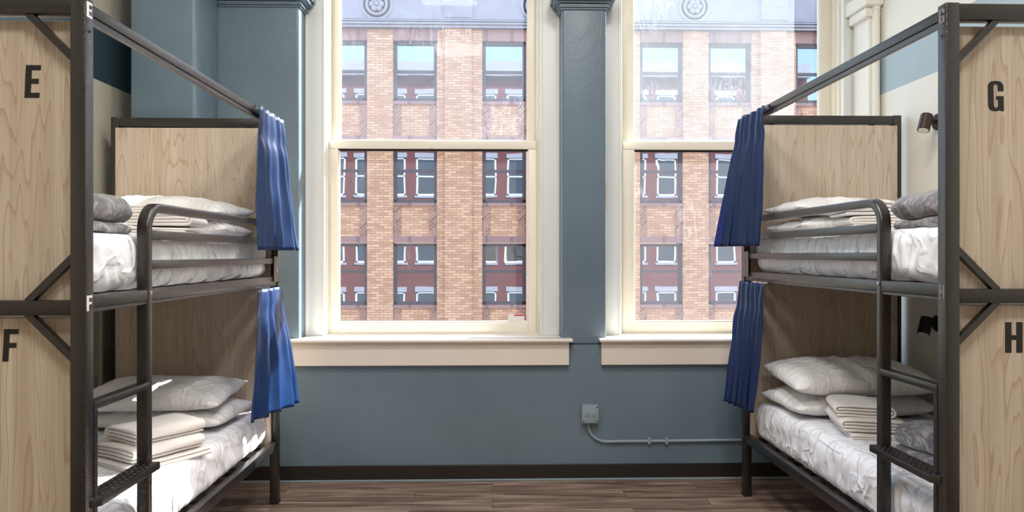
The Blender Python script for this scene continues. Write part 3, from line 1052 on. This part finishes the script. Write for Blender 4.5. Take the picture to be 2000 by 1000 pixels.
def cloth_fold(b, path, th, length, fn, nseg=24, seed=0, amp=.004):
    """extrude a ribbon outline along local y, ends rolled over; fn maps local to world"""
    er = th*.5
    ys = [er*(1-math.cos(PI/2*i/4)) for i in range(5)]
    ys += [er+(length-2*er)*i/nseg for i in range(1, nseg)]
    ys += [length-q for q in ys[:5][::-1]]
    rings = []
    for y0 in ys:
        e = min(y0, length-y0)
        k = math.sqrt(max(0, 1-(1-min(1, e/er))**2))
        out = band(path, th*max(.12, k))
        y = y0-length/2
        ring = []
        for (px, pz) in out:
            dx = amp*N3(px*9+seed, y*9, pz*20+seed); dz = amp*N3(px*8, y*8+seed, pz*16)
            ring.append(b.verts.new(fn(Vector((px+dx, y, max(pz+dz, -th*.5))))))
        rings.append(ring)
    q = len(rings[0])
    for A, B_ in zip(rings[:-1], rings[1:]):
        for i in range(q):
            b.faces.new((A[i], A[(i+1) % q], B_[(i+1) % q], B_[i]))
    flat = [Vector((p[0], p[1], 0)) for p in band(path, th*.12)]
    for tri in tessellate_polygon([flat]):
        b.faces.new([rings[0][i] for i in tri]); b.faces.new([rings[-1][i] for i in tri][::-1])
def plush_path(w, t):
    """a bottom layer and, over it, a loop that opens towards the wall"""
    pts = [(w-.035*(t < .04)+.0, 0)]
    pts = [(w*.985-w*.985*i/10, .004*math.sin(i)) for i in range(11)]
    g = t*1.04
    for i in range(1, 6):
        a = PI/2*3-PI*i/6
        pts.append((0+g*.5*math.cos(a), g/2+g/2*math.sin(a)))
    pts += [(w*.95*i/10, g+.006*math.sin(i*1.3)) for i in range(11)]
    g2 = t*1.35
    for i in range(1, 8):
        a = -PI/2+PI*i/8
        pts.append((w*.95+g2*.45*math.cos(a), g+g2/2+g2/2*math.sin(a)))
    pts += [(w*.95-w*.95*i/10, g+g2+.004*math.sin(i*2)-.10*t*i/10) for i in range(11)]
    return pts
def folded(name, kind, loc, rot, w, length, gap, layers, th, seed, mat, label, cat, group, amp=.004, flip=False, skew=0):
    root_m = Matrix.Rotation(rot, 3, 'Z')
    b = NB()
    if kind == 'plush':
        path = plush_path(w, gap)
    elif kind == 'roll':
        path = roll_path(w, gap, layers)
    else:
        path = fold_path(w, layers, gap, jig=.02, seed=seed)
    def fn(p):
        x = p.x-w/2
        if flip: x = -x
        z = p.z+th/2
        return Vector(loc)+root_m @ Vector((x+skew*z, p.y, z*(1-.12*max(0, abs(x)/(w/2))**3)))
    cloth_fold(b, path, th, length, fn, 26, seed, amp)
    o = obj(name, b, mat, None, 60, origin=loc)
    tag(o, label, cat, group)
    return o
TG = 'folded white towels lying on the bunks'
tw = M['towel']
# bunk H towels (right lower)
zb = .556
folded('towel', 'fold', (1.79, 3.42, zb), -.18, .30, .36, .011, 3, .010, 1, tw, 'flat thin towel at the bottom of the stack on bunk H', 'towel', TG, .003, True)
folded('towel', 'roll', (1.755, 3.43, zb+.036), -.22, .29, .31, .0145, 2, .0115, 2, tw, 'thick folded towel in the middle of the stack on bunk H', 'towel', TG, .004, True)
folded('towel', 'roll', (1.74, 3.46, zb+.092), -.30, .26, .27, .0145, 2, .0115, 3, tw, 'thick folded towel on top of the stack on bunk H', 'towel', TG, .004, True)
# bunk F towels (left lower)
zb = .531
folded('towel', 'fold', (-1.46, 3.17, zb), -.55, .32, .38, .010, 3, .009, 4, tw, 'flat thin towel at the bottom of the stack on bunk F', 'towel', TG, .003, False)
folded('towel', 'roll', (-1.45, 3.17, zb+.033), -.55, .28, .33, .0150, 2, .012, 5, tw, 'thick folded towel in the middle of the stack on bunk F', 'towel', TG, .004, False)
folded('towel', 'roll', (-1.44, 3.20, zb+.091), -.60, .25, .31, .0155, 2, .0125, 6, tw, 'thick folded towel on top of the stack on bunk F', 'towel', TG, .004, False)
# bunk E towels
zb = 1.466
folded('towel', 'fold', (-1.50, 3.30, zb), .2, .34, .34, .012, 4, .010, 7, tw, 'flat folded towel at the bottom of the stack on bunk E', 'towel', TG, .003, True)
folded('towel', 'roll', (-1.44, 3.30, zb+.052), .15, .27, .28, .014, 2, .013, 8, tw, 'thick folded towel in the middle of the stack on bunk E', 'towel', TG, .004, True)
folded('towel', 'fold', (-1.50, 3.34, zb+.110), .1, .26, .26, .012, 3, .011, 9, tw, 'folded towel on top of the stack on bunk E', 'towel', TG, .003, True)
# bunk G towels
zb = 1.488
folded('towel', 'fold', (1.79, 3.44, zb), -.2, .34, .34, .011, 3, .010, 10, tw, 'flat folded towel at the bottom of the stack on bunk G', 'towel', TG, .003, True)
folded('towel', 'roll', (1.80, 3.44, zb+.034), -.15, .30, .28, .013, 2, .012, 11, tw, 'thick folded towel in the middle of the stack on bunk G', 'towel', TG, .004, True)
folded('towel', 'roll', (1.75, 3.44, zb+.088), -.15, .27, .26, .018, 2, .0145, 12, tw, 'thick folded towel on top of the stack on bunk G', 'towel', TG, .004, True)
# grey plush blankets
BG = 'folded grey plush blankets'
pl = M['plush']
def blanket(loc, rot, w, length, gap, label, seed, flip, layers=2):
    folded('blanket', 'plush', loc, rot, w, length, gap, layers, gap*.96, seed, pl, label, 'blanket', BG, .013, flip)
blanket((-1.60, 2.50, 1.466), 0, .62, .32, .043, 'folded grey plush blanket at the foot of the upper bunk lettered E', 21, False)
blanket((1.89, 2.62, 1.490), .0, .70, .34, .043, 'folded grey plush blanket at the foot of the upper bunk lettered G', 22, True)
blanket((2.02, 2.98, .558), .12, .58, .30, .040, 'folded grey plush blanket at the foot of the lower bunk lettered H', 23, True)

# ------------------------------------------------------------------ curtains
def curtain(side, x, ytop, ybot, ztop, zbot, folds, flare, amp0, amp1, seed, label, track_slope=0, hem=.02, bcut=0):
    b = NB()
    ns, nt = folds*16, 34
    V = {}
    for j in range(nt+1):
        t = j/nt
        for i in range(ns+1):
            q = i/ns
            y = (ytop[0]+(ytop[1]-ytop[0])*q)*(1-t)+(ybot[0]+(ybot[1]-ybot[0])*q)*t
            am = amp0+(amp1-amp0)*t**.8
            ph = 2*PI*folds*q+2.4*N3(q*2.6+seed, t*.9, 0)
            wv = (math.sin(ph)+.25*math.sin(2*ph+1.1))*(.8+.5*N3(q*folds*.9, seed, 4))
            wv = .45+.55*wv
            pinch = 1-.35*math.exp(-((t-.20)/.06)**2)
            off = am*1.5*wv*pinch
            fl = flare[0]+(flare[1]-flare[0])*q
            ox = off+fl*t**1.1+.006*N3(q*6, t*5, seed)
            y += .018*t*math.sin(ph*1.0+1.7)*min(1, am/.02)
            z = ztop+(zbot-ztop)*t + (bcut*q if t > .5 else 0)*(t-.5)*2
            V[i, j] = b.verts.new((x-side*ox, y, z))
    for j in range(nt):
        for i in range(ns):
            b.faces.new((V[i, j], V[i+1, j], V[i+1, j+1], V[i, j+1]))
    o = obj('curtain', b, M['curtain'], None, 180, origin=(x, (ytop[0]+ytop[1])/2, ztop))
    md = o.modifiers.new('thickness', 'SOLIDIFY'); md.thickness = .002; md.offset = 0
    tag(o, label, 'curtain', 'navy curtains hanging at the window ends of the bunks')
    # ring of hooks
    for i in range(folds+1):
        q = i/folds
        y = ytop[0]+(ytop[1]-ytop[0])*q
        k = NB(); cyl(k, (x+side*.012, y, ztop-.012), (x+side*.012, y, ztop+.004), .002, seg=8); obj('hook', k, M['black'], o)
    return o
curtain(-1, LX+.012, (3.76, 4.175), (3.66, 4.21), 2.150, ZY(540, 489, 4.05), 4, (.0, .060), .013, .036, 1, 'blue curtain beside the upper bunk lettered E')
curtain(-1, LX+.012, (3.74, 4.175), (3.56, 4.19), 1.218, ZY(520, 811, 3.75), 4, (.0, .075), .012, .028, 2, 'blue curtain beside the lower bunk lettered F', bcut=-.03)
curtain(1, RX-.012, (3.83, 4.235), (3.84, 4.26), 2.178, ZY(1450, 481, 4.1), 5, (.0, .105), .014, .040, 3, 'blue curtain beside the upper bunk lettered G')
curtain(1, RX-.012, (3.84, 4.235), (3.93, 4.25), 1.243, ZY(1465, 795, 4.1), 5, (.01, .060), .012, .028, 4, 'blue curtain beside the lower bunk lettered H')

# ------------------------------------------------------------------ wall lamps
def spot(zc, col, label):
    root = empty('reading_lamp', (XR, 3.90, zc)); tag(root, label, 'lamp')
    b = NB(); lathe(b, (XR, 3.90, zc), [(.045, 0), (.045, -.018), (.040, -.024)], 32, 'X'); obj('wall_plate', b, col, root, 40)
    b = NB(); cyl(b, (XR-.02, 3.90, zc), (XR-.062, 3.895, zc+.004), .012); box(b, XR-.078, XR-.050, 3.878, 3.912, zc-.012, zc+.016, .004); obj('arm', b, col, root, 40)
    a = Vector((XR-.082, 3.885, zc+.032)); d = Vector((-.34, -.22, -.92)).normalized()
    b = NB(); cyl(b, a, a+d*.092, .030, .031, 32); h = obj('lamp_head', b, col, root, 40)
    b = NB(); cyl(b, a+d*.092, a+d*.0935, .026, .026, 24); obj('lens', b, M['lens'], h)
spot(ZY(1826, 238, 3.90), M['bronze'], 'bronze spot lamp on the right wall above the upper bunk')
spot(ZY(1832, 632, 3.90), M['lampblack'], 'black spot lamp on the right wall inside the lower bunk')

# ------------------------------------------------------------------ outlet and conduit
ox, oz = XY(1151, YW), ZY(1151, 805.5, YW)
root = empty('outlet_box', (ox, YW, oz)); tag(root, 'surface mounted grey blue outlet box on the wall under the right window', 'outlet')
b = NB(); box(b, ox-.052, ox+.052, YW-.045, YW, oz-.055, oz+.055, .010, 3); bx = obj('box', b, M['conduit'], root, 40)
b = NB(); box(b, ox-.053, ox+.053, YW-.053, YW-.045, oz-.056, oz+.056, .006, 2); cv = obj('cover_plate', b, M['conduit'], root, 40)
for sx in (-1, 1):
    b = NB(); lathe(b, (ox+sx*.021, YW-.053, oz), [(.0165, 0), (.0165, -.003), (.014, -.004)], 24, 'Y'); sk = obj('socket', b, M['conduit'], cv, 40)
    b = NB()
    for dx, dz in ((-.005, .003), (.005, .003)): box(b, ox+sx*.021+dx-.0012, ox+sx*.021+dx+.0012, YW-.0578, YW-.0568, oz+dz-.004, oz+dz+.004)
    cyl(b, (ox+sx*.021, YW-.0578, oz-.008), (ox+sx*.021, YW-.0568, oz-.008), .0022, seg=10)
    obj('slots', b, M['black'], sk)
for sx, sz in ((-1, 1), (1, -1), (-1, -1), (1, 1)):
    b = NB(); cyl(b, (ox+sx*.042, YW-.0535, oz+sz*.044), (ox+sx*.042, YW-.0550, oz+sz*.044), .0045, seg=12); obj('screw', b, M['steel'] if (sx, sz) == (-1, 1) else M['black'], cv)
zc = ZY(1300, 862, YW-.015)
pts = [(ox-.008, YW-.0105, oz-.050), (ox-.006, YW-.0105, oz-.085)]
x1, z1 = ox+.105, zc
for i in range(1, 13):
    a = PI/2*i/12
    pts.append((ox-.004+(.109)*(1-math.cos(a)), YW-.0105, oz-.085-(oz-.085-zc)*math.sin(a)))
pts += [(x1+.3, YW-.0105, zc+.001), (XY(1446, YW), YW-.0105, zc+.004), (2.2, YW-.0105, zc+.006)]
b = NB(); tube(b, pts, .0095, 12)
co = obj('conduit', b, M['conduit'], None, 60, origin=(ox, YW, zc))
tag(co, 'thin blue grey painted conduit bending from the outlet box along the wall', 'conduit')
for px in (1268, 1302, 1475):
    xx = XY(px, YW-.02)
    b = NB(); box(b, xx-.008, xx+.008, YW-.026, YW, zc-.016, zc+.022, .002); st = obj('strap', b, M['conduit'], co)
# sticker on the lower pane of window 1
sx0, sx1, sz0, sz1 = XY(992, 4.82), XY(1024, 4.82), ZY(1008, 628, 4.82), ZY(1008, 614, 4.82)
b = NB(); box(b, sx0, sx1, 4.8195, 4.8205, sz0, sz1); o = obj('sticker', b, M['white_vinyl'], None, origin=(sx0, 4.82, sz0))
tag(o, 'small white sticker with a red top stripe low on the left window pane', 'sticker')
b = NB(); box(b, sx0+.04, sx1, 4.8185, 4.8194, sz1-.010, sz1-.002); obj('stripe', b, M['red_vinyl'], o)
# unseen lamps added at the ceiling as fill to brighten the room
for (x, y) in ((-.45, 2.2), (.75, 2.2), (-.45, .2), (.75, .2)):
    r_ = empty('fill_light', (x, y, ZC)); tag(r_, 'unseen square fill light added above the aisle between the bunks', 'fill light', 'unseen fill lights added above the aisle')
    b = NB(); box(b, x-.31, x+.31, y-.31, y+.31, ZC-.05, ZC, .01); obj('fill_housing', b, M['ceil'], r_)
    ld = bpy.data.lights.new('fill_lamp', 'AREA'); ld.shape = 'SQUARE'; ld.size = .58
    ld.energy = 40; ld.color = (1, .97, .92)
    lo = bpy.data.objects.new('fill_lamp', ld); COL.objects.link(lo); lo.parent = r_; lo.location = (0, 0, -.056)

# ------------------------------------------------------------------ light
sd = bpy.data.lights.new('sun', 'SUN'); sd.energy = 28; sd.angle = math.radians(.8); sd.color = (1, .97, .92)
so = bpy.data.objects.new('sun', sd); COL.objects.link(so)
sv = Vector((1.3, 1.0, 1.33)).normalized()
so.rotation_euler = sv.to_track_quat('Z', 'Y').to_euler()
so.location = (10, 10, 12)
w = bpy.data.worlds.new('sky'); scene.world = w; w.use_nodes = True
nt = w.node_tree; bg = nt.nodes['Background']
sky = nt.nodes.new('ShaderNodeTexSky'); sky.sky_type = 'NISHITA'; sky.sun_disc = False
sky.sun_elevation = math.radians(39); sky.sun_rotation = math.atan2(1.3, 1.0)
sky.air_density = 1.2; sky.dust_density = 2.0
nt.links.new(sky.outputs['Color'], bg.inputs['Color'])
bg.inputs['Strength'].default_value = .88

vs = scene.view_settings
vs.view_transform = 'Standard'; vs.look = 'None'; vs.exposure = 0.1; vs.gamma = 1; vs.use_curve_mapping = False
